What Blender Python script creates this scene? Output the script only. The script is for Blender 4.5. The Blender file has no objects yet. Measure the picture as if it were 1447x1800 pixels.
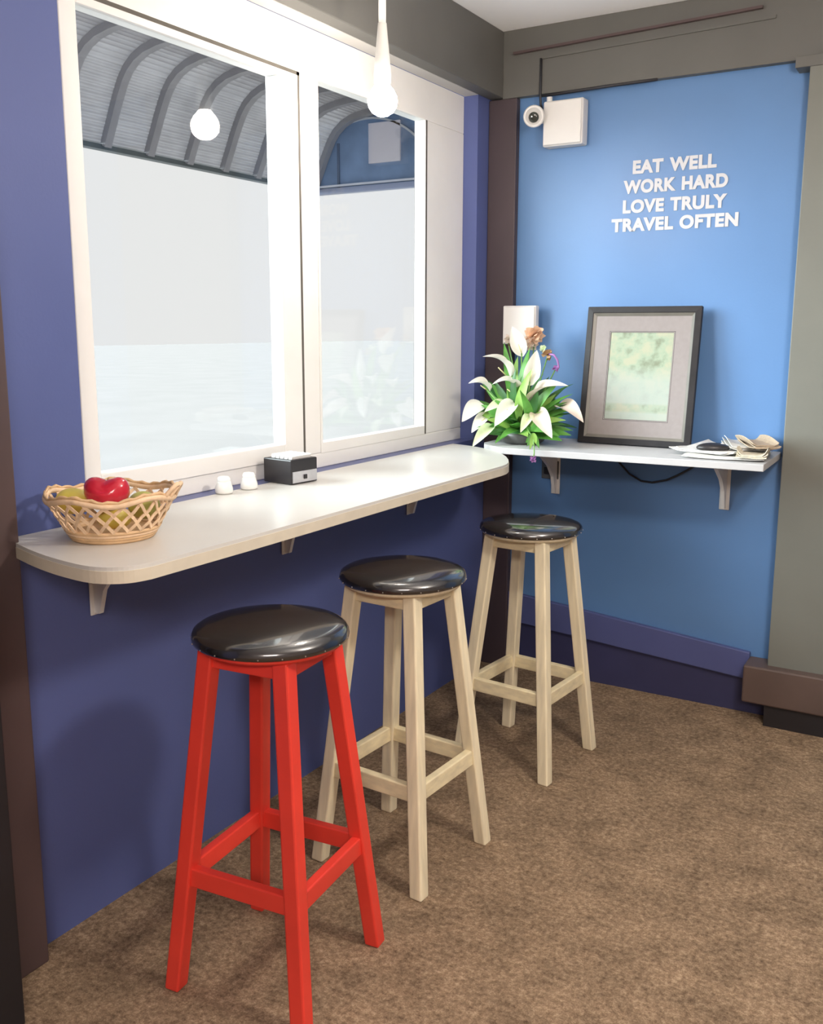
import bpy, bmesh, math, random
from mathutils import Vector, Matrix
random.seed(7)
S = bpy.context.scene
COL = S.collection
PI = math.pi

# ------------------------------------------------------------ camera
cam = bpy.data.objects.new('camera', bpy.data.cameras.new('camera'))
COL.objects.link(cam); S.camera = cam
F_PX, CX, CY, CZ = 1674.96, 1.6342, -3.3273, 1.3223
YAW, PITCH, ROLL = math.radians(30.8834), math.radians(-10.1693), math.radians(0.1006)
fw = Vector((-math.sin(YAW)*math.cos(PITCH), math.cos(YAW)*math.cos(PITCH), math.sin(PITCH)))
rt = Vector((math.cos(YAW), math.sin(YAW), 0)); up = rt.cross(fw)
r2 = math.cos(ROLL)*rt + math.sin(ROLL)*up
u2 = -math.sin(ROLL)*rt + math.cos(ROLL)*up
M = Matrix((r2, u2, -fw)).transposed().to_4x4(); M.translation = (CX, CY, CZ)
cam.matrix_world = M
cam.data.sensor_fit = 'HORIZONTAL'; cam.data.sensor_width = 36
cam.data.lens = F_PX*36/1447
cam.data.shift_x = 5.3121/1447; cam.data.shift_y = -22.2918/1447
cam.data.clip_start = .02; cam.data.clip_end = 400

# ------------------------------------------------------------ light
w = bpy.data.worlds.new('world'); S.world = w; w.use_nodes = True
bg = w.node_tree.nodes['Background']
bg.inputs[0].default_value = (1.0, .992, .985, 1); bg.inputs[1].default_value = .88
def sun(name, d, e, ang, col):
    l = bpy.data.lights.new(name, 'SUN'); l.energy = e; l.angle = math.radians(ang); l.color = col
    o = bpy.data.objects.new(name, l); COL.objects.link(o)
    o.rotation_euler = Vector(d).to_track_quat('-Z', 'Y').to_euler(); return o
sun('daylight_sun', (.80, .55, -.25), 16, 58, (.86, .97, 1.0))
def area(name, loc, tgt, sx, sy, e, col):
    l = bpy.data.lights.new(name, 'AREA'); l.shape = 'RECTANGLE'; l.size = sx; l.size_y = sy; l.energy = e; l.color = col
    o = bpy.data.objects.new(name, l); COL.objects.link(o); o.location = loc
    o.rotation_euler = (Vector(tgt)-Vector(loc)).to_track_quat('-Z', 'Y').to_euler(); return o
pt = bpy.data.lights.new('ceiling_fill_light', 'POINT'); pt.energy = 58; pt.shadow_soft_size = .10; pt.color = (1, .90, .80)
po = bpy.data.objects.new('ceiling_fill_light', pt); COL.objects.link(po); po.location = (1.75, -1.75, 1.88)  # added fill without a fitting, out of view, to brighten the ceiling
area('room_lamp_behind', (2.6, -4.6, 2.30), (2.2, -4.0, 0), 1.2, .6, 95, (1, .87, .80))
S.view_settings.view_transform = 'Standard'; S.view_settings.look = 'None'
S.view_settings.gamma = 1; S.view_settings.use_curve_mapping = False
S.view_settings.exposure = 0.0

# ------------------------------------------------------------ materials
def lin(c):
    return tuple((x/255/12.92 if x/255 <= .04045 else ((x/255+.055)/1.055)**2.4) for x in c)
def mat(name, col, rough=.6, var=.08, scale=12, metal=0, bump=0, bscale=60, spec=.5, coat=0, subsurf=0, emis=None, estr=0, stretch=None, trans=0):
    m = bpy.data.materials.new(name); m.use_nodes = True
    nt = m.node_tree; b = nt.nodes['Principled BSDF']
    b.inputs['Roughness'].default_value = rough; b.inputs['Metallic'].default_value = metal
    b.inputs['Specular IOR Level'].default_value = spec
    b.inputs['Coat Weight'].default_value = coat
    tc = nt.nodes.new('ShaderNodeTexCoord'); src = tc.outputs['Object']
    if stretch:
        mp = nt.nodes.new('ShaderNodeMapping'); mp.inputs['Scale'].default_value = stretch
        nt.links.new(src, mp.inputs[0]); src = mp.outputs[0]
    n = nt.nodes.new('ShaderNodeTexNoise'); n.inputs['Scale'].default_value = scale; n.inputs['Detail'].default_value = 5
    nt.links.new(src, n.inputs['Vector'])
    r = nt.nodes.new('ShaderNodeValToRGB'); e = r.color_ramp.elements
    e[0].position = .3; e[1].position = .7
    e[0].color = tuple(max(0, x*(1-var)) for x in col)+(1,); e[1].color = tuple(min(1, x*(1+var)) for x in col)+(1,)
    nt.links.new(n.outputs['Fac'], r.inputs[0]); nt.links.new(r.outputs[0], b.inputs['Base Color'])
    if bump:
        n2 = nt.nodes.new('ShaderNodeTexNoise'); n2.inputs['Scale'].default_value = bscale; n2.inputs['Detail'].default_value = 3
        nt.links.new(src, n2.inputs['Vector'])
        bp = nt.nodes.new('ShaderNodeBump'); bp.inputs['Strength'].default_value = bump; bp.inputs['Distance'].default_value = .004
        nt.links.new(n2.outputs['Fac'], bp.inputs['Height']); nt.links.new(bp.outputs[0], b.inputs['Normal'])
    if emis:
        b.inputs['Emission Color'].default_value = tuple(emis)+(1,); b.inputs['Emission Strength'].default_value = estr
    if trans:   # thin translucent sheet or petal
        out = nt.nodes['Material Output']; t = nt.nodes.new('ShaderNodeBsdfTranslucent'); mx = nt.nodes.new('ShaderNodeMixShader')
        nt.links.new(r.outputs[0], t.inputs[0]); mx.inputs[0].default_value = trans
        nt.links.new(b.outputs[0], mx.inputs[1]); nt.links.new(t.outputs[0], mx.inputs[2]); nt.links.new(mx.outputs[0], out.inputs[0])
    return m
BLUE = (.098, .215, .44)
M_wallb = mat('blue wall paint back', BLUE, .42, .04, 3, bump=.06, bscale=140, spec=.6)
M_walll = mat('blue wall paint left shaded', (.092, .122, .31), .5, .04, 3, bump=.06, bscale=140, spec=.5)  # same paint as the back wall, with its shade mixed into the colour
M_skirt = mat('blue skirting paint', (.082, .10, .25), .4, .05, 6)
M_grey = mat('grey beam paint', (.115, .113, .103), .5, .06, 5, bump=.05)
M_greylight = mat('grey column paint', (.16, .165, .145), .5, .06, 4, bump=.05)
M_brown = mat('dark brown post paint', (.085, .055, .055), .5, .1, 5)
M_black = mat('black plinth paint', (.012, .010, .012), .6, .1, 8)
M_ceil = mat('white ceiling', (.93, .93, .93), .8, .02, 4, bump=.04)
M_room = mat('cream room wall', (.50, .45, .42), .8, .04, 4)
M_white = mat('white window frame paint', (.84, .83, .80), .35, .02, 8)
M_gap = mat('dark window seal', (.10, .09, .075), .6, .1, 30)
M_counter = mat('white laminate counter', (.62, .61, .575), .3, .025, 6, spec=.4)
M_edge = mat('cream counter edging', (.66, .60, .48), .4, .05, 20)
M_shelf = mat('white shelf laminate', (.50, .50, .51), .4, .03, 10, spec=.3)
M_brk = mat('white enamelled steel', (.78, .78, .76), .35, .04, 20)
M_red = mat('red stool paint', (.80, .055, .035), .36, .08, 7, bump=.05, bscale=40, spec=.5)
M_cream = mat('bare pale pine', (.84, .75, .53), .48, .13, 9, bump=.08, bscale=50, stretch=(6, 6, .6))
M_cream2 = mat('bare pale pine rail', (.82, .72, .47), .5, .13, 12, bump=.08, bscale=50, stretch=(2, 2, 5))
M_vinyl = mat('black vinyl', (.012, .011, .012), .24, .2, 30, bump=.10, bscale=35, spec=1, coat=1)
M_vinyl.node_tree.nodes['Principled BSDF'].inputs['Coat Roughness'].default_value = .07
M_stud = mat('bright tack heads', (.65, .62, .58), .3, .05, 30, metal=1)
M_wick = mat('pale wicker', (.78, .56, .36), .55, .14, 40, bump=.2, bscale=120)
M_wick2 = mat('honey wicker', (.66, .44, .24), .55, .15, 40, bump=.2, bscale=120)
M_apple = mat('red glossy skin', (.50, .018, .04), .22, .25, 14, coat=.4)
M_lemon = mat('yellow green skin', (.62, .52, .10), .4, .15, 14, bump=.1)
M_pear = mat('green fruit skin', (.42, .42, .10), .4, .15, 14)
M_napbox = mat('black plastic', (.02, .018, .02), .35, .1, 20)
M_silver = mat('brushed steel plate', (.62, .62, .64), .35, .08, 30, metal=.6)
M_paper = mat('white tissue', (.85, .84, .82), .9, .04, 30, bump=.2)
M_ceramic = mat('white glazed ceramic', (.86, .86, .83), .2, .02, 10)
M_frame = mat('dark frame moulding', (.022, .020, .022), .5, .2, 20, spec=.25)
M_framein = mat('grey bevelled frame slip', (.16, .15, .13), .35, .1, 20)
M_mat = mat('taupe picture mount', (.255, .225, .22), .8, .04, 60)
M_plastic = mat('white plastic housing', (.72, .71, .69), .4, .03, 10)
M_lens = mat('dark camera lens', (.03, .035, .03), .12, .1, 10, coat=.5)
M_cable = mat('black cable', (.02, .02, .025), .5, .1, 10)
M_cord = mat('white lamp cord', (.85, .84, .80), .5, .03, 10)
M_letter = mat('white vinyl lettering', (.56, .56, .58), .6, .02, 10)
M_leaf = [mat('deep green leaf', (.035, .13, .03), .4, .3, 18, trans=.2), mat('mid green leaf', (.10, .30, .05), .42, .3, 18, trans=.3), mat('light green leaf', (.27, .48, .10), .45, .25, 18, trans=.35)]
M_stem = mat('green stalk', (.14, .30, .07), .5, .2, 20)
M_petal = mat('white flower petal', (.88, .86, .78), .5, .05, 20, trans=.3)
M_petalp = mat('blush flower petal', (.84, .72, .62), .5, .1, 20, trans=.3)
M_petalg = mat('greenish flower petal', (.70, .80, .52), .5, .1, 20, trans=.3)
M_spadix = mat('yellow flower spike', (.62, .60, .30), .7, .2, 60)
M_peach = mat('dried peach blossom', (.80, .55, .38), .8, .2, 30, trans=.2)
M_brownb = mat('dried brown spray', (.33, .20, .10), .8, .3, 30)
M_mauve = mat('mauve petal', (.42, .20, .50), .6, .2, 30, trans=.2)
M_bowl = mat('dark pot', (.10, .10, .10), .4, .15, 20)
M_rib = mat('grey steel rib', (.27, .26, .265), .5, .1, 8)
M_canopy = mat('weathered corrugated plastic sheet', (.30, .285, .29), .5, .14, 5, trans=.2)
M_gable = mat('blue grey painted panel', (.16, .24, .38), .6, .25, 4)
M_ground = mat('pale concrete yard', (.41, .395, .39), .9, .04, 1)
M_notice = mat('pale notice sheet', (.62, .60, .66), .8, .03, 4)
M_news = [mat('newsprint %d' % i, c, .8, .12, 90) for i, c in enumerate([(.72, .71, .68), (.60, .58, .55), (.66, .60, .48), (.42, .33, .24)])]

def carpet():
    m = bpy.data.materials.new('flecked brown carpet'); m.use_nodes = True; nt = m.node_tree; b = nt.nodes['Principled BSDF']
    b.inputs['Roughness'].default_value = .95; b.inputs['Specular IOR Level'].default_value = .15
    tc = nt.nodes.new('ShaderNodeTexCoord')
    def noise(s, d=4):
        n = nt.nodes.new('ShaderNodeTexNoise'); n.inputs['Scale'].default_value = s; n.inputs['Detail'].default_value = d
        n.inputs['Roughness'].default_value = .7
        nt.links.new(tc.outputs['Object'], n.inputs['Vector']); return n
    n1 = noise(70, 9); n1.inputs['Roughness'].default_value = .9; n2 = noise(9, 4); n3 = noise(320, 2)
    r = nt.nodes.new('ShaderNodeValToRGB'); e = r.color_ramp.elements
    e[0].position = .36; e[0].color = (.10, .066, .043, 1); e[1].position = .66; e[1].color = (.60, .465, .32, 1)
    k = e.new(.5); k.color = (.285, .20, .13, 1)
    nt.links.new(n1.outputs['Fac'], r.inputs[0])
    r2 = nt.nodes.new('ShaderNodeValToRGB'); r2.color_ramp.elements[0].position = .35; r2.color_ramp.elements[1].position = .65
    r2.color_ramp.elements[0].color = (.70, .69, .67, 1); r2.color_ramp.elements[1].color = (1.1, 1.08, 1.05, 1)
    nt.links.new(n2.outputs['Fac'], r2.inputs[0])
    mx = nt.nodes.new('ShaderNodeMixRGB'); mx.blend_type = 'MULTIPLY'; mx.inputs[0].default_value = 1
    nt.links.new(r.outputs[0], mx.inputs[1]); nt.links.new(r2.outputs[0], mx.inputs[2]); nt.links.new(mx.outputs[0], b.inputs['Base Color'])
    bp = nt.nodes.new('ShaderNodeBump'); bp.inputs['Strength'].default_value = .5; bp.inputs['Distance'].default_value = .003
    nt.links.new(n3.outputs['Fac'], bp.inputs['Height']); nt.links.new(bp.outputs[0], b.inputs['Normal'])
    return m
M_floor = carpet()

def glass():   # thin clear pane: mostly lets light through, mirrors a little
    m = bpy.data.materials.new('window glass'); m.use_nodes = True; nt = m.node_tree; nt.nodes.clear()
    o = nt.nodes.new('ShaderNodeOutputMaterial'); mx = nt.nodes.new('ShaderNodeMixShader')
    t = nt.nodes.new('ShaderNodeBsdfTransparent'); t.inputs[0].default_value = (.98, .99, .99, 1)
    g = nt.nodes.new('ShaderNodeBsdfGlossy'); g.inputs['Roughness'].default_value = .02
    lw = nt.nodes.new('ShaderNodeLayerWeight'); lw.inputs[0].default_value = .5
    pw = nt.nodes.new('ShaderNodeMath'); pw.operation = 'POWER'; pw.inputs[1].default_value = 5
    ma = nt.nodes.new('ShaderNodeMath'); ma.operation = 'MULTIPLY_ADD'; ma.inputs[1].default_value = .9; ma.inputs[2].default_value = .03
    nt.links.new(lw.outputs['Facing'], pw.inputs[0]); nt.links.new(pw.outputs[0], ma.inputs[0])
    nt.links.new(ma.outputs[0], mx.inputs[0]); nt.links.new(t.outputs[0], mx.inputs[1]); nt.links.new(g.outputs[0], mx.inputs[2])
    nt.links.new(mx.outputs[0], o.inputs[0]); return m
M_glass = glass()

def picture():   # faded print: pale sky, soft green foliage, faint row of grey at the foot
    m = bpy.data.materials.new('faded landscape print'); m.use_nodes = True; nt = m.node_tree; b = nt.nodes['Principled BSDF']
    b.inputs['Roughness'].default_value = .25
    tc = nt.nodes.new('ShaderNodeTexCoord'); sx = nt.nodes.new('ShaderNodeSeparateXYZ'); nt.links.new(tc.outputs['Object'], sx.inputs[0])
    n = nt.nodes.new('ShaderNodeTexNoise'); n.inputs['Scale'].default_value = 26; n.inputs['Detail'].default_value = 4
    nt.links.new(tc.outputs['Object'], n.inputs['Vector'])
    r = nt.nodes.new('ShaderNodeValToRGB'); e = r.color_ramp.elements
    e[0].position = .32; e[0].color = (.17, .19, .12, 1); e[1].position = .62; e[1].color = (.36, .36, .25, 1)
    k = e.new(.48); k.color = (.27, .34, .24, 1)
    nt.links.new(n.outputs['Fac'], r.inputs[0])
    g = nt.nodes.new('ShaderNodeValToRGB'); e = g.color_ramp.elements   # height 0.09 .. 0.38
    mr = nt.nodes.new('ShaderNodeMapRange'); mr.inputs[1].default_value = .09; mr.inputs[2].default_value = .38
    nt.links.new(sx.outputs[2], mr.inputs[0]); nt.links.new(mr.outputs[0], g.inputs[0])
    e[0].position = 0; e[0].color = (.75,)*3+(1,); e[1].position = .65; e[1].color = (.1,)*3+(1,)
    for p_, v_ in ((.07, .8), (.10, .25), (.17, .3), (.2, .85), (.45, .7)):
        q = e.new(p_); q.color = (v_,)*3+(1,)
    mx = nt.nodes.new('ShaderNodeMixRGB'); nt.links.new(g.outputs[0], mx.inputs[0]); nt.links.new(r.outputs[0], mx.inputs[1])
    mx.inputs[2].default_value = (.35, .39, .36, 1)
    nt.links.new(mx.outputs[0], b.inputs['Base Color']); return m
M_print = picture()

# ------------------------------------------------------------ mesh helpers
def obj(name, bm, m, parent=None, smooth=False, bevel=0, kind=None, label=None, loc=None):
    if name not in ('x',):
        bmesh.ops.recalc_face_normals(bm, faces=bm.faces)
    me = bpy.data.meshes.new(name); bm.to_mesh(me); bm.free()
    ms = m if isinstance(m, (list, tuple)) else [m]
    for q in ms: me.materials.append(q)
    if smooth:
        for p_ in me.polygons: p_.use_smooth = True
    o = bpy.data.objects.new(name, me); COL.objects.link(o)
    if parent: o.parent = parent
    if loc: o.location = loc
    if bevel:
        b = o.modifiers.new('bevel', 'BEVEL'); b.width = bevel; b.segments = 2; b.limit_method = 'ANGLE'
    if kind: o['kind'] = kind
    if label: o['label'] = label
    return o
def thing(name, label, cat, loc=(0, 0, 0), rz=0, group=None, kind=None):
    o = bpy.data.objects.new(name, None); COL.objects.link(o); o.location = loc; o.rotation_euler = (0, 0, rz)
    o.empty_display_size = .05
    if label: o['label'] = label
    if cat: o['category'] = cat
    if group: o['group'] = group
    if kind: o['kind'] = kind
    return o
def tag(o, label, cat, group=None):
    o['label'] = label; o['category'] = cat
    if group: o['group'] = group
    return o
def B(*boxes, bm=None, mi=0):
    bm = bm or bmesh.new()
    for x0, x1, y0, y1, z0, z1 in boxes:
        v = [bm.verts.new(c) for c in ((x0, y0, z0), (x1, y0, z0), (x1, y1, z0), (x0, y1, z0), (x0, y0, z1), (x1, y0, z1), (x1, y1, z1), (x0, y1, z1))]
        for f in ((0, 3, 2, 1), (4, 5, 6, 7), (0, 1, 5, 4), (1, 2, 6, 5), (2, 3, 7, 6), (3, 0, 4, 7)):
            bm.faces.new([v[i] for i in f]).material_index = mi
    return bm
def hexa(bm, bot, top):
    v = [bm.verts.new(c) for c in list(bot)+list(top)]
    for f in ((0, 3, 2, 1), (4, 5, 6, 7), (0, 1, 5, 4), (1, 2, 6, 5), (2, 3, 7, 6), (3, 0, 4, 7)): bm.faces.new([v[i] for i in f])
    return bm
def prism(pts, z0, z1, bm=None):
    bm = bm or bmesh.new(); n = len(pts)
    a = [bm.verts.new((x, y, z0)) for x, y in pts]; b = [bm.verts.new((x, y, z1)) for x, y in pts]
    bm.faces.new(a[::-1]); bm.faces.new(b)
    for i in range(n): bm.faces.new((a[i], a[(i+1) % n], b[(i+1) % n], b[i]))
    return bm
def lathe(prof, n=32, bm=None, c=(0, 0, 0), axis=None):
    bm = bm or bmesh.new(); rings = []
    R = Vector((0, 0, 1)).rotation_difference(Vector(axis).normalized()).to_matrix() if axis else Matrix.Identity(3)
    for r, z in prof:
        if r < 1e-6: rings.append([bm.verts.new(R @ Vector((0, 0, z))+Vector(c))])
        else: rings.append([bm.verts.new(R @ Vector((r*math.cos(2*PI*k/n), r*math.sin(2*PI*k/n), z))+Vector(c)) for k in range(n)])
    for a, b in zip(rings, rings[1:]):
        if len(a) == 1 and len(b) == 1: continue
        for k in range(n):
            k2 = (k+1) % n
            if len(a) == 1: bm.faces.new((a[0], b[k], b[k2]))
            elif len(b) == 1: bm.faces.new((a[k], a[k2], b[0]))
            else: bm.faces.new((a[k], a[k2], b[k2], b[k]))
    return bm
def tube(pts, r, n=8, bm=None, closed=False, flat=None):
    bm = bm or bmesh.new(); P = [Vector(p) for p in pts]; L = len(P); rings = []
    prev = None
    for i in range(L):
        if closed: t = P[(i+1) % L]-P[i-1]
        else: t = P[min(i+1, L-1)]-P[max(i-1, 0)]
        t.normalize()
        a = prev if prev else (Vector((0, 0, 1)) if abs(t.z) < .9 else Vector((1, 0, 0)))
        s = t.cross(a).normalized(); u = s.cross(t).normalized(); prev = u
        rr = r[i] if isinstance(r, (list, tuple)) else r
        rings.append([bm.verts.new(P[i]+rr*(math.cos(2*PI*k/n)*s+math.sin(2*PI*k/n)*u)) for k in range(n)])
    pairs = list(zip(rings, rings[1:]))+([(rings[-1], rings[0])] if closed else [])
    for a, b in pairs:
        for k in range(n): bm.faces.new((a[k], a[(k+1) % n], b[(k+1) % n], b[k]))
    if not closed: bm.faces.new(rings[0][::-1]); bm.faces.new(rings[-1])
    return bm
def ellip(c, rx, ry, rz, n=20, bm=None):
    bm = bm or bmesh.new(); m = Matrix.Translation(c) @ Matrix.Diagonal((rx, ry, rz, 1))
    bmesh.ops.create_uvsphere(bm, u_segments=n, v_segments=n//2+2, radius=1, matrix=m); return bm

# ------------------------------------------------------------ structure
ZC = 2.365       # ceiling
ZS = 2.142       # beam underside
YL, YR = -1.949, -.115
obj('floor', B((-.12, 4.4, -6.2, .10, -.06, 0)), M_floor, kind='structure')
obj('ceiling', B((-.12, 4.4, -6.2, .10, ZC, ZC+.08)), M_ceil, kind='structure')
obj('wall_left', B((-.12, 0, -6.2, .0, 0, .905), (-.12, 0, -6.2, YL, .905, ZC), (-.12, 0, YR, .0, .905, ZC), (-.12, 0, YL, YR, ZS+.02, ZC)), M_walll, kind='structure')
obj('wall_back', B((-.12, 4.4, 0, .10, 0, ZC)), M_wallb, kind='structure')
obj('wall_right', B((4.3, 4.4, -6.2, 0, 0, ZC)), M_room, kind='structure')
obj('wall_front', B((0, 4.3, -6.2, -6.1, 0, ZC)), M_room, kind='structure')
# beams
obj('trim_1', B((-.0, .055, -6.1, 0, ZS, ZC)), M_grey, kind='structure', bevel=.003)          # beam over the window
obj('trim_2', B((-.055, -.0005, YL, YR, ZS+.0, ZS+.02)), mat('lamplit soffit tone', (.55, .54, .52), .6, .04, 6), kind='structure')  # beam underside, the lamp's light put into its pale colour
obj('trim_3', B((.055, 1.6, -.03, 0, 2.137, ZC)), M_grey, kind='structure', bevel=.002)       # beam over the back wall
def bead(x0, x1, z0, z1, a, b): # thin raised board edge on the beam, slightly off level as in the photo
    bm = bmesh.new(); y0, y1 = -.030-b, -.029
    return hexa(bm, ((x0, y0, z0-a), (x0, y1, z0-a), (x1, y1, z1-a), (x1, y0, z1-a)), ((x0, y0, z0), (x0, y1, z0), (x1, y1, z1), (x1, y0, z1)))
obj('trim_4', bead(.10, .945, 2.287, 2.309, .008, .016), M_brown, kind='structure')
obj('trim_5', bead(.20, .985, 2.262, 2.278, .010, .006), M_grey, kind='structure')
obj('trim_6', B((0.001, .112, -.030, 0, 0, 2.137)), mat('dark plum post paint', (.06, .042, .048), .5, .1, 5), kind='structure', bevel=.003)    # corner post
obj('trim_7', B((0, .050, -2.250, -2.158, 0, ZS)), M_brown, kind='structure', bevel=.004)     # dark post left
obj('trim_8', B((0, .165, -2.60, -2.305, 0, ZS)), M_black, kind='structure', bevel=.004)      # jamb left of it
# column on the right with its skirting and plinth
obj('trim_9', B((1.100, 1.75, -.072, 0, 0, 2.137)), M_greylight, kind='structure', bevel=.003)
obj('trim_10', B((1.058, 1.75, -.076, -.0, 2.104, 2.137)), M_grey, kind='structure', bevel=.002)
obj('baseboard_right', B((1.030, 1.75, -.112, 0, .075, .205)), mat('brown skirting', (.10, .068, .058), .5, .1, 8), kind='structure', bevel=.006)
obj('trim_11', B((1.104, 1.75, -.10, 0, 0, .075)), M_black, kind='structure')
# back skirting: sloping board with a recessed kick band under it
bm = bmesh.new()
def zt(x): return .277-(x-.437)*.0933
def zb(x): return .166-(x-.448)*.0736
xa, xb = .112, 1.032
hexa(bm, ((xa, -.022, zb(xa)), (xb, -.022, zb(xb)), (xb, 0, zb(xb)), (xa, 0, zb(xa))), ((xa, -.022, zt(xa)), (xb, -.022, zt(xb)), (xb, 0, zt(xb)), (xa, 0, zt(xa))))
obj('baseboard_back', bm, M_skirt, kind='structure', bevel=.004)
bm = bmesh.new()
hexa(bm, ((xa, -.008, 0), (1.104, -.008, 0), (1.104, 0, 0), (xa, 0, 0)), ((xa, -.008, zb(xa)+.004), (1.104, -.008, zb(1.104)+.004), (1.104, 0, zb(1.104)+.004), (xa, 0, zb(xa)+.004)))
obj('trim_12', bm, mat('dark blue kick board', (.035, .038, .10), .5, .1, 6), kind='structure')

# ------------------------------------------------------------ window
win = thing('window_1', 'white two-light window frame over the counter', None, (0, 0, 0), kind='structure')
fx0, fx1 = -.100, -.056
ZB = .922; GT = 1.992
obj('window_sill', B((-.12, -.001, YL, YR, .9, .908)), M_skirt, win)
def rail(*b, name='frame_rail', m=M_white): return obj(name, B(b), m, win, bevel=.003)
rail(fx0, fx1, YL, YR, GT+.022, ZS)                       # head
rail(fx0, fx1, YL, YR, .908, ZB+.03)                      # bottom
rail(fx0, fx1, YL, -1.905, ZB+.03, GT+.022, name='frame_stile')
rail(fx0, fx1, -1.095, -1.015, ZB+.03, GT+.022, name='frame_stile')
rail(fx0, fx1, -.385, YR, ZB+.03, GT+.022, name='frame_stile')
# left sash stands slightly proud of the frame with a dark seal round it
sx0, sx1 = -.096, -.052
obj('seal', B((-.10, -.0545, -1.905, -1.093, GT+.013, GT+.023), (-.10, -.0545, -1.105, -1.093, ZB+.03, GT+.022)), M_gap, win)
sash = obj('window_sash', B((sx0, sx1, -1.903, -1.858, ZB+.03, GT+.013), (sx0, sx1, -1.190, -1.105, ZB+.03, GT+.013), (sx0, sx1, -1.858, -1.190, GT-.004, GT+.013), (sx0, sx1, -1.858, -1.190, ZB+.03, ZB+.075)), M_white, win, bevel=.002)
obj('window_pane', B((-.066, -.062, -1.858, -1.190, ZB+.075, GT-.004)), M_glass, win)
obj('sash_edge', B((-.096, -.055, -1.015, -1.006, ZB+.03, GT+.022), (-.096, -.055, -.396, -.392, ZB+.03, GT+.022), (-.096, -.055, -1.006, -.396, ZB+.03, ZB+.06)), M_white, win)
obj('seal', B((-.10, -.0545, -.392, -.383, ZB+.03, GT+.022)), M_gap, win)
obj('window_pane', B((-.066, -.062, -1.006, -.396, ZB+.06, GT+.022)), M_glass, win)

# ------------------------------------------------------------ outside: yard, barrel canopy with gable
obj('outdoor_ground', B((-60, -.2, -60, 90, -.3, -.1)), M_ground, kind='structure')
can = thing('barrel_canopy', 'grey corrugated barrel canopy on curved ribs seen through the left window pane', 'canopy', (-2.45, 1.0, -.1))
prof = [(-3.2, 2.44), (-3.17, 2.51), (-3.134, 2.585), (-3.10, 2.66), (-3.062, 2.735), (-3.02, 2.81), (-2.97, 2.872), (-2.90, 2.925), (-2.815, 2.962), (-2.70, 2.985), (-2.57, 2.997), (-2.45, 3.0)]
prof = prof+[(-2.0, 3.01), (-1.2, 3.02), (-.30, 3.02)]
def dens(pr, step):
    out = []; 
    for (x0, z0), (x1, z1) in zip(pr, pr[1:]):
        L = math.hypot(x1-x0, z1-z0); n = max(1, round(L/step))
        nx, nz = -(z1-z0)/L, (x1-x0)/L
        for k in range(n): out.append((x0+(x1-x0)*k/n, z0+(z1-z0)*k/n, nx, nz))
    out.append((pr[-1][0], pr[-1][1], nx, nz)); return out
C0 = Vector((-2.45, 1.0, -.1))
bm = bmesh.new(); dp = dens(prof, .009); rows = []
for i, (x, z, nx, nz) in enumerate(dp):
    o_ = .014*math.cos(i*PI/2)
    rows.append([bm.verts.new(Vector((x+nx*(.02+o_), y, z+nz*(.02+o_)))-C0) for y in (-1.6, 3.27)])
for a, b in zip(rows, rows[1:]): bm.faces.new((a[0], a[1], b[1], b[0]))
obj('corrugated_sheet', bm, M_canopy, can, smooth=True)
ribme = None
for k in range(14):
    y = 3.23-.363*k
    if ribme is None:
        bm = bmesh.new(); prev = None; d2 = dens(prof, .06)
        for (x, z, nx, nz) in d2:
            ring = [bm.verts.new((x-nx*h+2.45, yy, z-nz*h+.1)) for h, yy in ((-.01, -.028), (.035, -.028), (.035, .028), (-.01, .028))]
            if prev:
                for j in range(4): bm.faces.new((prev[j], prev[(j+1) % 4], ring[(j+1) % 4], ring[j]))
            prev = ring
        o = obj('rib', bm, M_rib, can, loc=(0, y-1.0, 0)); ribme = o.data
    else:
        o = bpy.data.objects.new('rib', ribme); COL.objects.link(o); o.parent = can; o.location = (0, y-1.0, 0)
obj('gutter', B((-.80, -.74, -2.6, 2.27, 2.515, 2.545)), mat('dark gutter', (.09, .11, .11), .5, .2, 6), can)
obj('gutter', B((2.12, 2.20, -2.6, 2.27, 3.07, 3.12)), M_rib, can)
for x, y in ((-.76, -2.5), (-.76, 2.2)):
    obj('post', B((x-.03, x+.03, y-.03, y+.03, 0, 2.49)), mat('pale post paint', (.8, .8, .78), .5, .03, 5), can)
# gable end: pale wall with an arched blue panel in it (local x = world x + 2.45)
obj('gable_wall', B((-.92, 2.2, 2.30, 2.36, 2.50, 3.45)), mat('white gable wall', (.86, .86, .85), .8, .02, 3), can)
AC, AZ, AR = -.25, 2.37, .78
def arc(r, n=28):
    zb_ = 2.535-AZ; t0 = math.asin(zb_/r); return [(AC-r*math.cos(t0+(PI-2*t0)*k/n), AZ+r*math.sin(t0+(PI-2*t0)*k/n)) for k in range(n+1)]
bm = bmesh.new(); pts = arc(AR)
fr = [bm.verts.new((x, 2.27, z)) for x, z in pts]; bk = [bm.verts.new((x, 2.30, z)) for x, z in pts]
bm.faces.new(fr); bm.faces.new(bk[::-1])
for i in range(len(fr)): bm.faces.new((fr[i], fr[(i+1) % len(fr)], bk[(i+1) % len(fr)], bk[i]))
obj('arched_panel', bm, M_gable, can)
def archband(r0, r1, y0, y1, m, nm):
    bm = bmesh.new(); prev = None
    for (xo, zo), (xi, zi) in zip(arc(r1), arc(r0)):
        ring_ = [bm.verts.new(v) for v in ((xo, y0, zo), (xi, y0, zi), (xi, y1, zi), (xo, y1, zo))]
        if prev:
            for j in range(4): bm.faces.new((prev[j], prev[(j+1) % 4], ring_[(j+1) % 4], ring_[j]))
        prev = ring_
    obj(nm, bm, m, can)
archband(.775, .81, 2.25, 2.30, mat('grey arch edge', (.30, .29, .27), .5, .1, 5), 'arch_frame')
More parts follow.
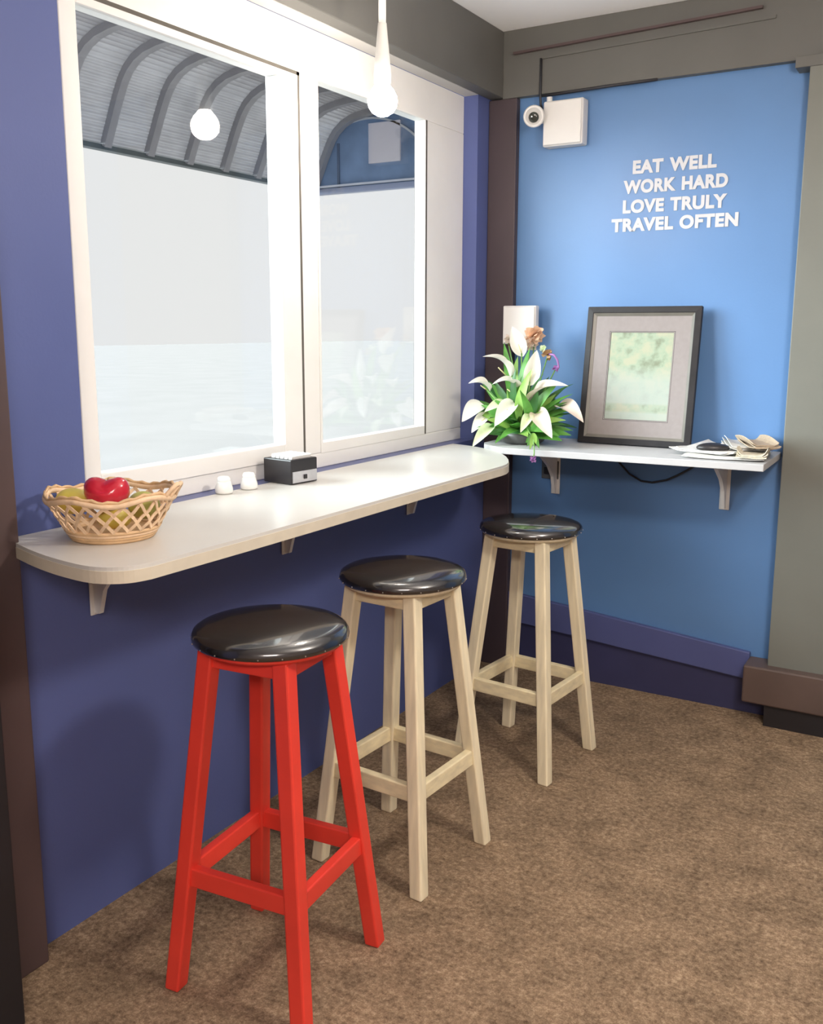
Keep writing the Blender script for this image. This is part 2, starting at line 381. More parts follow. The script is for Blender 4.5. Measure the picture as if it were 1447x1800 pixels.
archband(.665, .68, 2.255, 2.272, mat('pale arch strip', (.50, .52, .55), .5, .05, 5), 'arch_strip')
M_bat = mat('dark slate batten', (.08, .11, .17), .6, .1, 5)
for x in (-.52, .22, .30):
    obj('gable_batten', B((x-.010, x+.010, 2.258, 2.271, 2.54, 2.88)), M_bat, can)
obj('bottom_rail', B((-1.05, .55, 2.24, 2.30, 2.495, 2.535)), mat('slate bottom rail', (.22, .24, .34), .5, .05, 5), can)
obj('bottom_strip', B((-1.05, .55, 2.235, 2.272, 2.545, 2.560)), mat('white rail', (.6, .6, .64), .5, .05, 5), can)
obj('notice_sheet', B((-.225, .065, 2.255, 2.271, 2.70, 3.0)), M_notice, can)

# ------------------------------------------------------------ counter, shelf, brackets
cpts = [(.001, -2.150), (.06, -2.17), (.138, -2.194), (.22, -2.212), (.301, -2.220), (.340, -2.213), (.366, -2.197), (.382, -2.176), (.391, -2.145), (.396, -1.9), (.398, -1.56), (.399, -1.167), (.401, -.836),
        (.402, -.715), (.398, -.675), (.383, -.625), (.356, -.568), (.321, -.509), (.262, -.432), (.19, -.368), (.096, -.314), (.013, -.287), (.001, -.285)]
def smooth_pts(p, n=3):
    out = []
    for i in range(len(p)-1):
        p0, p1, p2, p3 = p[max(i-1, 0)], p[i], p[i+1], p[min(i+2, len(p)-1)]
        for k in range(n):
            t = k/n
            out.append(tuple(.5*(2*p1[j]+(p2[j]-p0[j])*t+(2*p0[j]-5*p1[j]+4*p2[j]-p3[j])*t*t+(3*p1[j]-p0[j]-3*p2[j]+p3[j])*t**3) for j in (0, 1)))
    return out+[p[-1]]
cpts = smooth_pts(cpts[:9])[:-1]+cpts[8:13]+smooth_pts(cpts[13:17])+smooth_pts(cpts[17:])
ct = thing('window_counter', 'long white rounded counter fixed beneath the window', 'counter', (0, -1.2, .88))
bm = prism([(x, y+1.2) for x, y in cpts], .003, .030)
obj('counter_top', bm, M_counter, ct, bevel=.004)
obj('edge_band', prism([(x*1.004, (y+1.2)*1.0012) for x, y in cpts], 0, .0225), M_edge, ct)
def bracket(parent, loc, rz, arm=.24, drop=.18, t=.030, flange=.05):
    # steel L bracket: wall leg, arm beneath the board and a tapering gusset between them
    r = thing('shelf_bracket', None, None, loc, rz); r.parent = parent
    for k in ('label', 'category'):
        if k in r: del r[k]
    bm = B((0, .005, -t/2, t/2, -drop, 0)); obj('wall_leg', bm, M_brk, r, bevel=.002)
    bm = B((0, arm, -t/2, t/2, -.005, 0)); obj('arm', bm, M_brk, r, bevel=.002)
    bm = bmesh.new()
    pr = [(.005, -.005), (arm*.92, -.005), (arm*.6, -.026), (arm*.30, -.075), (arm*.15, -.12), (.02, -drop*.97), (.005, -drop*.97)]
    a = [bm.verts.new((x, -.006, z)) for x, z in pr]; b = [bm.verts.new((x, .006, z)) for x, z in pr]
    bm.faces.new(a); bm.faces.new(b[::-1])
    for i in range(len(pr)): bm.faces.new((a[i], a[(i+1) % len(pr)], b[(i+1) % len(pr)], b[i]))
    obj('gusset', bm, M_brk, r)
    return r
for y in (-1.943, -1.272, -.596): bracket(ct, (.001, y+1.2, 0), 0)
sh = thing('corner_shelf', 'white wall shelf in the corner carrying the picture and flowers', 'shelf', (.6, -.18, .90))
spts = [(.125, -.002), (.127, -.28), (.150, -.328), (.205, -.366), (.25, -.390), (1.108, -.352), (1.086, -.002)]
spts = [(min(x, 1.096), y) for x, y in spts]
obj('shelf_board', prism([(x-.6, y+.18) for x, y in spts], 0, .022), M_shelf, sh, bevel=.002)
bracket(sh, (.912-.6, .178, 0), -PI/2, arm=.27, drop=.19, t=.034)
bracket(sh, (.292-.6, .178, 0), -PI/2, arm=.27, drop=.19, t=.034)

# ------------------------------------------------------------ stools
def leg_bm(a, foot, top, z0, z1, s):
    # square leg splayed towards the corner at angle a; faces parallel to the stool sides (a measured to the corner)
    bm = bmesh.new(); rings = []
    side = [a+PI/4, a-PI/4]
    e1 = Vector((math.cos(side[0]), math.sin(side[0]))); e2 = Vector((math.cos(side[1]), math.sin(side[1])))
    for r, z, ss in ((foot, z0, s*.97), (top, z1, s)):
        c = Vector((math.cos(a), math.sin(a)))*r
        rings.append([(c+e1*i*ss/2+e2*j*ss/2) for i, j in ((-1, -1), (1, -1), (1, 1), (-1, 1))])
    return hexa(bm, [(v.x, v.y, z0) for v in rings[0]], [(v.x, v.y, z1) for v in rings[1]])
def bar(bm, p, q, wd, ht):
    p, q = Vector(p), Vector(q); d = (q-p).normalized(); s = Vector((-d.y, d.x, 0))*wd/2; h = Vector((0, 0, ht/2))
    return hexa(bm, (p-s-h, q-s-h, q+s-h, p+s-h), (p-s+h, q-s+h, q+s+h, p+s+h))
def make_stool(label, loc, rot, ml, mr, group):
    t = thing('bar_stool', label, 'stool', (loc[0], loc[1], 0), 0, group)
    H, RF, RT, Z1 = .715, .2125, .120, .712
    rad = lambda z: RF-(RF-RT)*z/Z1
    a0 = math.radians(rot)
    for k in range(4):
        obj('leg', leg_bm(a0+k*PI/2, RF, RT, 0, Z1, .035), ml, t, bevel=.004)
    for k in range(4):
        a, b = a0+k*PI/2, a0+(k+1)*PI/2; r = rad(.245)
        bm = bar(bmesh.new(), (r*math.cos(a), r*math.sin(a), .245), (r*math.cos(b), r*math.sin(b), .245), .021, .040)
        obj('stretcher', bm, mr, t, bevel=.003)
    for k in range(4):
        a, b = a0+k*PI/2, a0+(k+1)*PI/2; r = rad(.69)
        bm = bar(bmesh.new(), (r*math.cos(a), r*math.sin(a), .694), (r*math.cos(b), r*math.sin(b), .694), .022, .036)
        obj('apron_rail', bm, mr, t, bevel=.003)
    obj('seat_board', lathe([(0, .712), (.142, .712), (.146, .716), (.146, .722), (0, .722)], 48), ml, t, smooth=False)
    R = .1555
    seat = obj('seat', lathe([(0, .721), (.150, .721), (R-.001, .7235), (R, .728), (R-.001, .734), (R-.004, .7405), (R-.012, .7455), (.125, .750), (.09, .7535), (.045, .7555), (0, .756)], 64), M_vinyl, t, smooth=True)
    bm = bmesh.new()
    for k in range(22):
        a = 2*PI*k/22+.1; ellip(Vector((R*math.cos(a), R*math.sin(a), .7265)), .0015, .0015, .0015, 6, bm)
    obj('tack', bm, M_stud, seat, kind='stuff')
    return t
G = 'bar stools along the window counter'
make_stool('red painted bar stool with round black seat, nearest the camera', (.4718, -1.9136), -129.7, M_red, M_red, G)
make_stool('pale bare wood bar stool, the middle one behind the red stool', (.4640, -1.3966), -138.35, M_cream, M_cream2, G)
make_stool('pale bare wood bar stool farthest back, under the corner shelf', (.5000, -.7076), -140.3, M_cream, M_cream2, G)

# ------------------------------------------------------------ wicker basket with fruit
bc = Vector((.165, -2.025, .9105))
bk_ = thing('wicker_basket', 'open lattice wicker basket of fruit on the near end of the white counter', 'basket', bc)
RB, RR, HB = .078, .124, .080
def bpt(a, t):
    r = RB+(RR-RB)*(t**.8); wave = .005*max(0, t-.75)/.25*math.cos(5*a+.6)
    return Vector((r*math.cos(a), r*math.sin(a), .006+HB*t+wave))
bm = bmesh.new(); N = 22
def strip(bm, pts, wdt, thk):
    prev = None
    for i, p_ in enumerate(pts):
        tn = (pts[min(i+1, len(pts)-1)]-pts[max(i-1, 0)]).normalized()
        n_ = Vector((p_.x, p_.y, 0)).normalized(); s = tn.cross(n_).normalized()*wdt/2; n2 = n_*thk/2
        ring = [bm.verts.new(p_+s+n2), bm.verts.new(p_-s+n2), bm.verts.new(p_-s-n2), bm.verts.new(p_+s-n2)]
        if prev:
            for j in range(4): bm.faces.new((prev[j], prev[(j+1) % 4], ring[(j+1) % 4], ring[j]))
        prev = ring
for k in range(N):
    for sg in (1, -1):
        a0 = 2*PI*k/N
        pts = []
        for i in range(13):
            t = i/12; a = a0+sg*t*.62; p_ = bpt(a, t)
            n_ = Vector((math.cos(a), math.sin(a), 0)); pts.append(p_+n_*.0016*math.sin(i*PI/2+(0 if sg > 0 else PI)))
        strip(bm, pts, .0062, .0022)
obj('lattice', bm, M_wick, bk_, kind='stuff', label='criss-cross woven cane strips')
obj('woven_base', lathe([(0, 0), (RB+.002, 0), (RB+.006, .005), (RB+.003, .012), (RB-.004, .014), (0, .008)], 40), M_wick2, bk_, smooth=True)
obj('lower_band', tube([bpt(2*PI*k/64, .13) for k in range(64)], .004, 8, closed=True), M_wick, bk_, smooth=True)
obj('lower_band', tube([bpt(2*PI*k/64, .20) for k in range(64)], .0036, 8, closed=True), M_wick2, bk_, smooth=True)
obj('lower_band', tube([bpt(2*PI*k/64, .06) for k in range(64)], .0045, 8, closed=True), M_wick2, bk_, smooth=True)
obj('rim', tube([bpt(2*PI*k/80, 1.0) for k in range(80)], .0058, 8, closed=True), M_wick, bk_, smooth=True)
obj('rim', tube([bpt(2*PI*k/80, 1.0)+Vector((0, 0, .007+.002*math.sin(k*1.9))) for k in range(80)], .0035, 6, closed=True), M_wick2, bk_, smooth=True)
# raised looped lug at the right side of the rim
lc = math.radians(22)
for dl in (0, .13):
    pts = []
    for i in range(13):
        s = i/12; a = lc-.20+dl+.40*s; b_ = bpt(a, 1); pts.append(b_+Vector((math.cos(a), math.sin(a), 0))*.016*math.sin(PI*s)+Vector((0, 0, .028*math.sin(PI*s))))
    obj('handle_loop', tube(pts, .0045, 8), M_wick, bk_, smooth=True)
# fruit
def heart_apple():
    bm = ellip(Vector((0, 0, 0)), .0445, .032, .034, 32)
    for v in bm.verts:
        x, z = v.co.x/.0445, v.co.z/.034
        v.co.z += .011*abs(x)**1.2*(1 if z > 0 else .15) - (.007*math.exp(-(x*2.4)**2) if z > 0.2 else 0)
        if z < 0: v.co.x *= 1-.22*(-z)**1.5
    return bm
ap = thing('red_apple', 'glossy red heart-shaped fruit on top in the wicker basket', 'fruit', (.183, -2.052, 1.003), math.radians(30))
obj('flesh', heart_apple(), M_apple, ap, smooth=True)
obj('stalk', tube([(0, 0, .018), (.001, .001, .026), (.004, .002, .031)], .0012, 6), M_brownb, ap)
def fruit(name, lab, loc, r, m, rz):
    t = tag(obj(name, ellip(Vector((0, 0, 0)), *r, 24), m, smooth=True), lab, 'fruit'); t.location = loc; t.rotation_euler = (0, .1, rz)
    return t
fruit('lemon', 'yellow lemon lying left of the red fruit in the basket', (.110, -2.072, .984), (.036, .028, .026), M_lemon, .6)
fruit('green_pear', 'green fruit at the back of the basket, left of the red one', (.110, -1.985, .980), (.036, .030, .030), M_pear, 1.2)
fruit('lime', 'pale green fruit half hidden right of the red fruit', (.212, -1.985, .972), (.034, .028, .028), M_pear, .2)
fruit('brown_pear', 'underlying yellow fruit beneath the red one in the basket', (.180, -2.035, .951), (.034, .028, .022), M_lemon, .9)

# ------------------------------------------------------------ napkin box and shakers
nb = thing('napkin_dispenser', 'black napkin box with steel label plate on the counter by the window', 'napkin box', (.036, -1.283, .911), math.radians(-7))
bx_, by_ = .053, .050
obj('box', B((-bx_, bx_, -by_, by_, 0, .066)), M_napbox, nb, bevel=.003)
obj('label_plate', B((bx_, bx_+.002, -by_+.004, by_-.004, .004, .034)), M_silver, nb)
obj('lock', B((bx_+.002, bx_+.005, -.006, .006, .012, .024)), M_napbox, nb, bevel=.001)
bm = bmesh.new()
for k in range(5):
    x = -.035+.016*k; hexa(bm, ((x, -.036, .066), (x+.012, -.036, .066), (x+.012, .036, .066), (x, .036, .066)), ((x+.003, -.038, .076+.002*(k % 2)), (x+.016, -.038, .074), (x+.016, .036, .075), (x+.003, .036, .077)))
obj('napkins', bm, M_paper, nb)
for i, (x, y, lb) in enumerate(((.000, -1.525, 'left one of two small white shakers by the window'), (.010, -1.440, 'right one of two small white shakers, nearer the napkin box'))):
    s = thing('salt_shaker', lb, 'shaker', (x+.012, y, .911), 0, 'small white shakers beside the napkin box')
    obj('body', lathe([(0, 0), (.021, 0), (.023, .004), (.022, .014), (.018, .027), (.016, .031), (0, .031)], 24), M_ceramic, s, smooth=True)
    obj('cap', lathe([(.0165, .030), (.017, .036), (.013, .042), (0, .0435)], 24), M_ceramic, s, smooth=True)

# ------------------------------------------------------------ picture frame leaning on the wall
FW, FH, FT = .398, .478, .022
pf = thing('picture_frame', 'dark framed faded picture with taupe mount leaning on the shelf', 'picture', (.6140, -.098, .9225))
pf.rotation_euler = (-math.atan2(.068, FH), 0, math.radians(0))
def ring(bm, x0, x1, z0, z1, wd, y0, y1, ybi=None):
    ybi = y0 if ybi is None else ybi
    o_ = [(x0, z0), (x1, z0), (x1, z1), (x0, z1)]; i_ = [(x0+wd, z0+wd), (x1-wd, z0+wd), (x1-wd, z1-wd), (x0+wd, z1-wd)]
    vo = [bm.verts.new((x, y0, z)) for x, z in o_]; vi = [bm.verts.new((x, ybi, z)) for x, z in i_]
    wo = [bm.verts.new((x, y1, z)) for x, z in o_]; wi = [bm.verts.new((x, y1, z)) for x, z in i_]
    for k in range(4):
        j = (k+1) % 4
        bm.faces.new((vo[k], vo[j], vi[j], vi[k])); bm.faces.new((wo[k], wo[j], wi[j], wi[k]))
        bm.faces.new((vo[k], vo[j], wo[j], wo[k])); bm.faces.new((vi[k], vi[j], wi[j], wi[k]))
    return bm
obj('outer_moulding', ring(bmesh.new(), -FW/2, FW/2, 0, FH, .022, -FT+.002, 0, -FT), M_frame, pf, bevel=.002)
obj('inner_slip', ring(bmesh.new(), -FW/2+.022, FW/2-.022, .022, FH-.022, .010, -FT+.003, -.004, -FT+.009), M_framein, pf)
obj('mount', ring(bmesh.new(), -FW/2+.030, FW/2-.030, .030, FH-.030, .058, -FT+.010, -.004), M_mat, pf)
obj('mount_bevel', ring(bmesh.new(), -FW/2+.084, FW/2-.084, .084, FH-.084, .007, -FT+.0095, -.005, -FT+.013), M_frame, pf)
obj('print', B((-FW/2+.086, FW/2-.086, -.010, -.008, .086, FH-.086)), M_print, pf)
obj('backing_board', B((-FW/2+.015, FW/2-.015, -.008, -.001, .012, FH-.012)), M_brown, pf)

# ------------------------------------------------------------ wall lettering
wq = thing('wall_lettering', 'white capital lettering of four lines on the blue back wall', 'lettering', (.686, -.001, 1.66))
def word_mesh(s):
    cu = bpy.data.curves.new('t', 'FONT'); cu.body = s; cu.size = 1; cu.offset = .05; cu.extrude = .012; cu.space_character = 1.08
    o = bpy.data.objects.new('t', cu); COL.objects.link(o); dg = bpy.context.evaluated_depsgraph_get()
    me = bpy.data.meshes.new_from_object(o.evaluated_get(dg)); bpy.data.objects.remove(o); return me
def add_line(words, xc, zbase, width, cap):
    ms = [word_mesh(s) for s in words]; ext = []
    for m_ in ms:
        xs = [v.co.x for v in m_.vertices]; ext.append((min(xs), max(xs)))
    ys = [v.co.y for v in ms[0].vertices]; capu = .73
    tot = sum(b-a for a, b in ext)+.36*(len(ms)-1); sx = width/tot; sz = cap/capu; x = xc-width/2
    for m_, (a, b) in zip(ms, ext):
        for v in m_.vertices:
            v.co = Vector(((v.co.x-a)*sx+x-.686, -v.co.z*.06-.0008, v.co.y*sz+zbase-1.66))
        m_.materials.clear(); m_.materials.append(M_letter); m_.name = 'word'
        o = bpy.data.objects.new('word', m_); COL.objects.link(o); o.parent = wq
        x += (b-a+.36)*sx
add_line(['EAT', 'WELL'], .6805, 1.847, .282, .0415)
add_line(['WORK', 'HARD'], .685, 1.783, .352, .0415)
add_line(['LOVE', 'TRULY'], .6855, 1.718, .352, .0415)
add_line(['TRAVEL', 'OFTEN'], .686, 1.657, .430, .0415)

# ------------------------------------------------------------ junction box, security camera, conduit, second box, cables
jb = thing('junction_box', 'square white plastic box high on the blue wall beside the camera', 'box', (.298, -.0005, 2.029))
obj('housing', B((-.074, .074, -.052, 0, -.0765, .0765)), M_plastic, jb, bevel=.006)
obj('cover', B((-.070, .070, -.060, -.052, -.0725, .0725)), M_plastic, jb, bevel=.004)
obj('cable_gland', tube([(-.060, -.03, .076), (-.060, -.03, .094)], .010, 12), M_plastic, jb)
sc = thing('security_camera', 'small round white security camera with dark lens left of the white box', 'camera', (.204, -.0005, 2.055))
dirn = Vector((.33, -.90, -.22)).normalized()
obj('wall_mount', lathe([(0, 0), (.024, 0), (.024, .010), (.018, .014), (0, .014)], 24, axis=(0, -1, 0), c=(0, 0, .012)), M_plastic, sc)
obj('stem', tube([(0, -.010, .012), (-.006, -.066, .006)], .010, 10), M_plastic, sc)
c0 = Vector((-.008, -.062, .004))
obj('body', lathe([(0, 0), (.022, .002), (.033, .014), (.037, .030), (.0365, .046), (.033, .052), (.027, .050), (.026, .044), (0, .044)], 32, c=c0, axis=dirn), M_plastic, sc, smooth=True)
obj('lens', lathe([(0, .050), (.010, .0495), (.0175, .047), (.0175, .044), (0, .044)], 24, c=c0+Vector((0, 0, -.003)), axis=dirn), M_lens, sc, smooth=True)
cd = obj('conduit', tube([(.204, -.034, 2.255), (.204, -.036, 2.14), (.206, -.033, 2.10), (.210, -.02, 2.075)], .0045, 8), M_cable, smooth=True)
tag(cd, 'thin dark cable running down the grey beam to the camera', 'cable')
cd2 = obj('beam_shadow_strip', tube([(.206, -.033, 2.130), (.32, -.034, 2.1315), (.45, -.033, 2.134), (.62, -.031, 2.135)], .005, 8), M_cable, smooth=True)  # dark strip standing in for the shadow line under the beam
tag(cd2, 'thin dark strip as shadow line along the lower edge of the back beam', 'cable')
wb = thing('wall_socket_box', 'white rectangular wall box half hidden behind the flowers', 'box', (.157, -.0305, 1.335))
obj('housing', B((-.070, .062, -.030, 0, -.070, .070)), M_plastic, wb, bevel=.004)
obj('cover', B((-.066, .058, -.036, -.030, -.066, .066)), M_plastic, wb, bevel=.003)
wi = obj('hanging_wire', tube([(.50, -.006, .895), (.537, -.006, .845), (.575, -.007, .808), (.62, -.008, .786), (.66, -.008, .784), (.71, -.008, .797), (.75, -.007, .818), (.80, -.006, .850), (.84, -.006, .895)], .0035, 8), M_cable, smooth=True)
tag(wi, 'dark blue wire sagging below the corner shelf', 'cable')
plug = thing('wall_plug', 'dim grey plug under the left end of the corner shelf', 'plug', (.27, -.0005, .80))
obj('plate', B((-.035, .035, -.008, 0, -.035, .035)), M_bowl, plug, bevel=.003)
obj('plug_body', B((-.015, .015, -.035, -.008, -.014, .014)), M_napbox, plug, bevel=.003)

# ------------------------------------------------------------ pendant lamp
LP = Vector((.241, -1.132, 1.904))
pl = thing('pendant_lamp', 'white corded pendant with a lit round bulb in front of the window', 'lamp', LP)
obj('ceiling_rose', lathe([(0, .461), (.045, .461), (.043, .447), (.012, .425), (0, .425)], 28), M_cord, pl, smooth=True)
obj('cord', tube([(0, 0, .44), (0, 0, .17)], .0095, 12), M_cord, pl, smooth=True)
obj('lamp_holder', lathe([(0, .185), (.011, .182), (.014, .15), (.019, .10), (.022, .06), (.021, .038), (0, .038)], 28), M_cord, pl, smooth=True)
M_bulb = mat('glowing bulb glass', (.9, .9, .85), .3, .02, 5, emis=(1, .90, .80), estr=210)
obj('bulb', lathe([(.015, .040), (.020, .032), (.030, .020), (.037, .006), (.0385, -.006), (.036, -.020), (.027, -.033), (.014, -.041), (0, -.043)], 32), M_bulb, pl, smooth=True)

# ------------------------------------------------------------ papers and mouse at the shelf end
def newspaper(lab, loc, rz, sx, sy, th, m, curl, seed):
    rnd = random.Random(seed); t = thing('newspaper', lab, 'newspaper', loc, rz, 'loose newspapers at the right end of the corner shelf')
    nx, ny = 12, 8
    nsheet = 3
    for s in range(nsheet):
        bm = bmesh.new(); dx, dy = rnd.uniform(-.010, .010), rnd.uniform(-.008, .008); gr = []
        for i in range(nx+1):
            row = []
            for j in range(ny+1):
                u, v = i/nx, j/ny; x = (u-.5)*sx+dx; y = (v-.5)*sy+dy
                z = th*s/nsheet+.0007*math.sin(9*u+seed)+curl*max(0, abs(u-.5)-.28)**2*2.6*(.5+.5*math.sin(3*v+seed+s))+.0012
                row.append((bm.verts.new((x, y, z)), bm.verts.new((x, y, z+th/nsheet*.75))))
            gr.append(row)
        for i in range(nx):
            for j in range(ny):
                a, b, c, d = gr[i][j], gr[i+1][j], gr[i+1][j+1], gr[i][j+1]
                bm.faces.new((a[1], b[1], c[1], d[1])); bm.faces.new((a[0], d[0], c[0], b[0]))
        for i in range(nx):
            for j in (0, ny): a, b = gr[i][j], gr[i+1][j]; bm.faces.new((a[0], b[0], b[1], a[1]))
        for j in range(ny):
            for i in (0, nx): a, b = gr[i][j], gr[i][j+1]; bm.faces.new((a[0], b[0], b[1], a[1]))
        obj('sheet', bm, m, t, smooth=False)
    return t
newspaper('flat white newspaper, the lowest of the pile on the shelf', (.955, -.20, .9225), .10, .235, .24, .008, M_news[0], .03, 1)
newspaper('creased pale newspaper under the black mouse', (.915, -.165, .9315), -.25, .20, .22, .010, M_news[0], .10, 2)
newspaper('rumpled grey newspaper curling up against the column', (1.005, -.120, .9440), .35, .14, .20, .014, M_news[1], .12, 3)
newspaper('small brown-edged folded paper at the very end of the shelf', (1.048, -.195, .9590), .55, .08, .16, .012, M_news[3], .16, 4)
newspaper('yellowish folded paper at the front right corner of the shelf', (1.045, -.285, .9330), .1, .09, .09, .010, M_news[2], .2, 5)
ms = thing('computer_mouse', 'dark oval mouse lying on the newspapers at the shelf end', 'mouse', (.918, -.240, .9440), .35)
bm = ellip(Vector((0, 0, .006)), .052, .028, .016, 24)
for v in bm.verts:
    if v.co.z < .0: v.co.z = .0
obj('shell', bm, M_napbox, ms, smooth=True)
obj('wheel', ellip(Vector((.028, 0, .0185)), .006, .003, .004, 12), M_brk, ms, smooth=True)

# ------------------------------------------------------------ flowers
fl = thing('flower_arrangement', 'bushy arrangement of white lilies and green leaves on the corner shelf', 'flowers', (.25, -.225, .9225))
O = Vector((.25, -.225, .9225))
obj('bowl', lathe([(0, 0), (.060, 0), (.075, .008), (.088, .028), (.090, .040), (.085, .040), (.070, .018), (0, .012)], 36), M_bowl, fl, smooth=True)
obj('floral_foam', ellip(Vector((0, 0, .034)), .074, .074, .026, 20), M_leaf[0], fl, smooth=True)
HUB = Vector((.255, -.225, .958))
def blade(base, tip, wid, phi0, phi1, nrm, sag, nu=12, nv=8, pw=.7, tipcurl=0):
    base, tip = Vector(base)-O, Vector(tip)-O; ax = tip-base; L = ax.length; ax.normalize()
    nrm = Vector(nrm); nrm = (nrm-ax*nrm.dot(ax)).normalized(); sd = ax.cross(nrm)
    bm = bmesh.new(); g = []
    for i in range(nu+1):
        u = i/nu; w_ = wid*(math.sin(PI*min(1, u**pw*.97+.03)))**.85+.0012*(1-u); ph = phi0+(phi1-phi0)*u
        c = base+ax*L*u+nrm*(sag*L*4*u*(1-u)+tipcurl*L*u*u*u); row = []
        for j in range(nv+1):
            v = 2*j/nv-1; a = v*ph/2
            s_ = (math.sin(a)/(ph/2) if ph > .02 else v)*w_; h_ = ((1-math.cos(a))/(ph/2) if ph > .02 else 0)*w_
            row.append(bm.verts.new(c+sd*s_+nrm*h_))
        g.append(row)
    for i in range(nu):
        for j in range(nv): bm.faces.new((g[i][j], g[i+1][j], g[i+1][j+1], g[i][j+1]))
    return bm
VIEW = Vector((.40, -.86, .25))
FL = [((0.124, -0.3, 1.225), (0.182, -0.22, 1.156), .030, (-.2, -.5, .9), .22, 0), ((0.085, -0.33, 1.132), (0.131, -0.27, 1.107), .026, (-.1, -.5, .9), .2, 0), ((0.183, -0.34, 1.132), (0.236, -0.26, 1.092), .028, (-.2, -.5, .9), .3, 0),
      ((0.440, -0.28, 1.132), (0.294, -0.24, 1.060), .030, (.1, -.45, .9), .2, 1), ((0.49, -0.26, 1.009), (0.385, -0.22, 1.048), .027, (.3, -.6, .8), .2, 1), ((0.423, -0.37, 0.962), (0.330, -0.28, 1.030), .028, (.3, -.9, .4), .1, 1),
      ((0.180, -0.18, 1.330), (0.224, -0.19, 1.236), .026, (.3, -.9, .3), .0, 0), ((0.304, -0.24, 1.250), (0.280, -0.24, 1.140), .026, (.5, -.9, .2), .0, 0), ((0.205, -0.36, 0.990), (0.236, -0.28, 1.060), .028, (.2, -.9, .4), .1, 0),
      ((0.035, -0.28, 0.990), (0.098, -0.24, 1.040), .032, (-.1, -.9, .5), .15, 0), ((0.138, -0.395, 0.918), (0.162, -0.3, 0.976), .020, (.2, -.9, .4), .1, 2), ((0.307, -0.37, 0.975), (0.309, -0.3, 1.025), .016, (.3, -.9, .3), .1, 2),
      ((.085, -.30, .955), (.125, -.25, 1.01), .022, (0, -.9, .4), .1, 0), ((.150, -.33, 1.035), (.200, -.27, 1.055), .020, (0, -.7, .7), .1, 2)]
for tip, base, wd, nr, sag, k in FL:
    tip_, b_ = Vector(tip), Vector(base)
    sp = obj('petal', blade(b_+(b_-tip_)*.12, tip_, wd*1.34, 3.0, .9, nr, sag, 14, 12, .62), (M_petal, M_petalp, M_petalg)[k], fl, smooth=True)
    mid = b_+(tip_-b_)*.30+Vector(nr).normalized()*.012
    obj('spadix', tube([b_-O, (b_+mid)/2-O, mid-O], [.0015, .0025, .0018], 8), M_spadix, sp, smooth=True)
    c_ = (b_+HUB)/2+Vector(((b_.x-HUB.x)*.12, 0, .02))
    obj('stalk', tube([HUB-O, c_-O, b_-O], .0028, 6), M_stem, fl, smooth=True)
TL = [(0.157, -0.2, 1.278), (0.202, -0.2, 1.228), (0.254, -0.22, 1.259), (0.238, -0.3, 1.182), (0.302, -0.3, 1.184), (0.175, -0.3, 1.082), (0.131, -0.3, 1.06), (0.078, -0.26, 1.035), (0.31, -0.36, 1.11), (0.336, -0.3, 1.108), (0.365, -0.22, 1.104), (0.379, -0.2, 1.084), (0.453, -0.3, 0.978), (0.431, -0.3, 1.025), (0.447, -0.26, 0.99), (0.153, -0.34, 0.965), (0.099, -0.3, 0.978), (0.238, -0.38, 0.963), (0.279, -0.38, 1.014), (0.341, -0.4, 0.981), (0.386, -0.36, 0.989), (0.326, -0.18, 1.16), (0.195, -0.25, 1.12), (0.256, -0.28, 1.163), (0.058, -0.2, 1.072), (0.363, -0.3, 1.051), (0.431, -0.32, 0.959), (0.284, -0.2, 1.18), (0.184, -0.36, 1.018), (0.207, -0.36, 0.94)]
rl = random.Random(3)
for i, t in enumerate(TL):
    T_ = Vector(t); base = HUB+Vector((rl.uniform(-.025, .025), rl.uniform(-.03, .01), rl.uniform(-.01, .01)))
    st = .12; bs = base+(T_-base)*st
    nr = Vector((rl.uniform(-.3, .5), -.7, .55))
    obj('leaf', blade(bs, T_, rl.uniform(.013, .021), .9, .5, nr, rl.uniform(.03, .12), 10, 4, .9, -.1), M_leaf[(1, 2, 1, 0, 2, 1)[i % 6]], fl, smooth=True)
for i in range(85):
    a = rl.uniform(0, 2*PI); el = rl.uniform(.05, 1.35); L = rl.uniform(.10, .19)*(1 if el < .8 else 1.25)
    T_ = HUB+Vector((math.cos(a)*math.cos(el)*L*1.25, math.sin(a)*math.cos(el)*L*.8, math.sin(el)*L))
    T_.y = min(T_.y, -.05); T_.x = max(T_.x, .05)
    obj('leaf', blade(HUB+(T_-HUB)*.1, T_, rl.uniform(.011, .021), .8, .4, (rl.uniform(-.4, .4), -.6, .7), .08, 10, 4, .9, -.1), M_leaf[rl.choice((0, 0, 1))], fl, smooth=True)
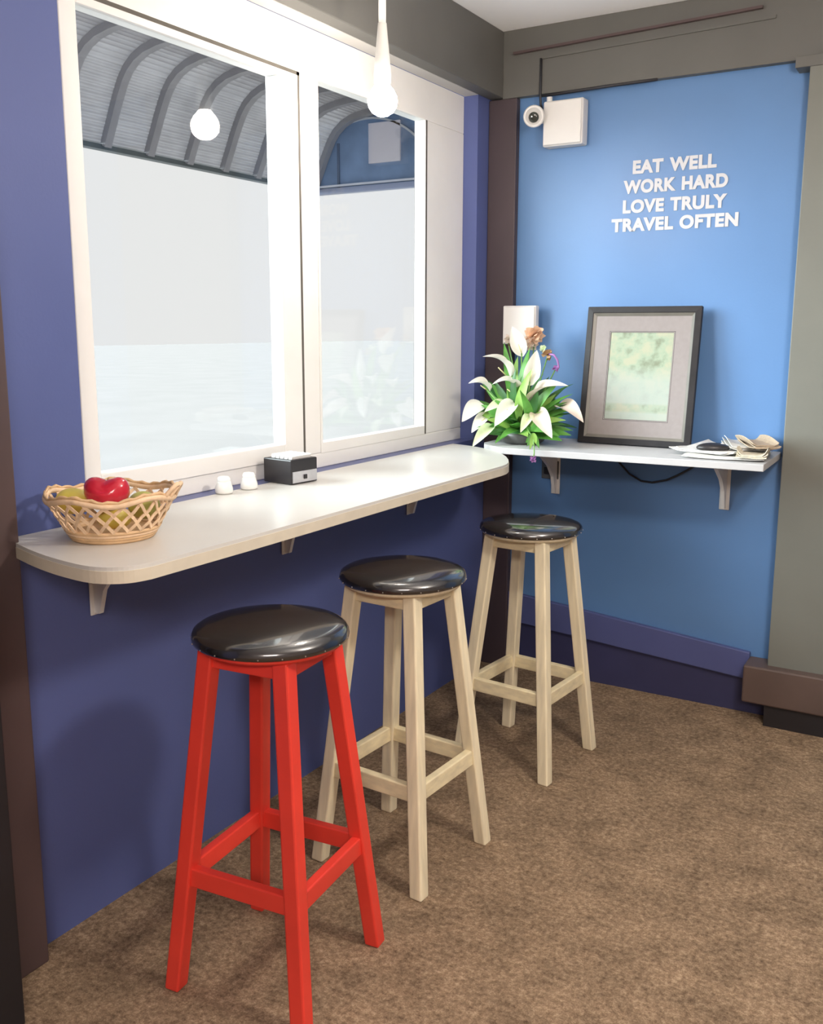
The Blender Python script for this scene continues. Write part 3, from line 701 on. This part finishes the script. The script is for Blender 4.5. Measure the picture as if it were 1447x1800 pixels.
# peach and beige dried blossoms at the top
def blossom(c, r, n, m, nm='dried_blossom', seed=0, lab=None):
    q = random.Random(seed); bm = bmesh.new(); c = Vector(c)-O
    for k in range(n):
        d = Vector((q.uniform(-1, 1), q.uniform(-1, 1), q.uniform(-.6, 1))).normalized()
        s = d.orthogonal().normalized(); u_ = d.cross(s); w_ = r*.42
        p0, p1, p2 = c, c+d*r*.6, c+d*r
        a = [bm.verts.new(v) for v in (p0+s*w_*.2, p1+s*w_, p2+u_*w_*.3, p1-s*w_, p0-s*w_*.2)]
        bm.faces.new(a)
    return obj(nm, bm, m, fl, label=lab)
blossom((.255, -.15, 1.300), .040, 44, M_peach, seed=1, lab='peach coloured ruffled bloom at the top')
blossom((.240, -.16, 1.268), .034, 30, M_petalp, seed=5)
blossom((.153, -.15, 1.285), .020, 16, M_petalp, seed=2, lab='beige bud at the upper left')
blossom((.165, -.15, 1.262), .016, 12, M_brownb, seed=6)
blossom((.309, -.16, 1.231), .024, 18, M_brownb, seed=3, lab='brown dried spray')
blossom((.295, -.16, 1.250), .018, 12, M_petalg, seed=8)
blossom((.345, -.17, 1.185), .014, 12, M_mauve, seed=4)
obj('curved_petal', tube([Vector(v)-O for v in ((.318, -.17, 1.235), (.338, -.17, 1.232), (.352, -.17, 1.215), (.358, -.17, 1.190), (.352, -.17, 1.172))], [.003, .004, .004, .003, .001], 6), M_mauve, fl, smooth=True)
for v in ((.255, -.15, 1.28), (.153, -.15, 1.27), (.309, -.16, 1.22), (.345, -.17, 1.18), (.240, -.16, 1.26)):
    c_ = (Vector(v)+HUB)/2+Vector((0, .01, .01)); obj('stalk', tube([HUB-O, c_-O, Vector(v)-O], .0022, 6), M_stem, fl, smooth=True)
# trailing sprig over the shelf front with a mauve bud
obj('stalk', tube([Vector(v)-O for v in ((.30, -.30, .985), (.342, -.37, .975), (.372, -.405, .955), (.379, -.415, .915), (.379, -.42, .900))], .0022, 6), M_stem, fl, smooth=True)
blossom((.379, -.42, .896), .014, 14, M_mauve, nm='hanging_bud', seed=9, lab='mauve bud hanging below the shelf edge')
for i, t in enumerate(((.350, -.41, .935), (.365, -.42, .925), (.395, -.41, .930), (.385, -.415, .945), (.340, -.40, .945))):
    obj('leaf', blade((.362, -.385, .978), t, .007, .6, .4, VIEW, .06, 8, 4, .9), M_leaf[1+i % 2], fl, smooth=True)
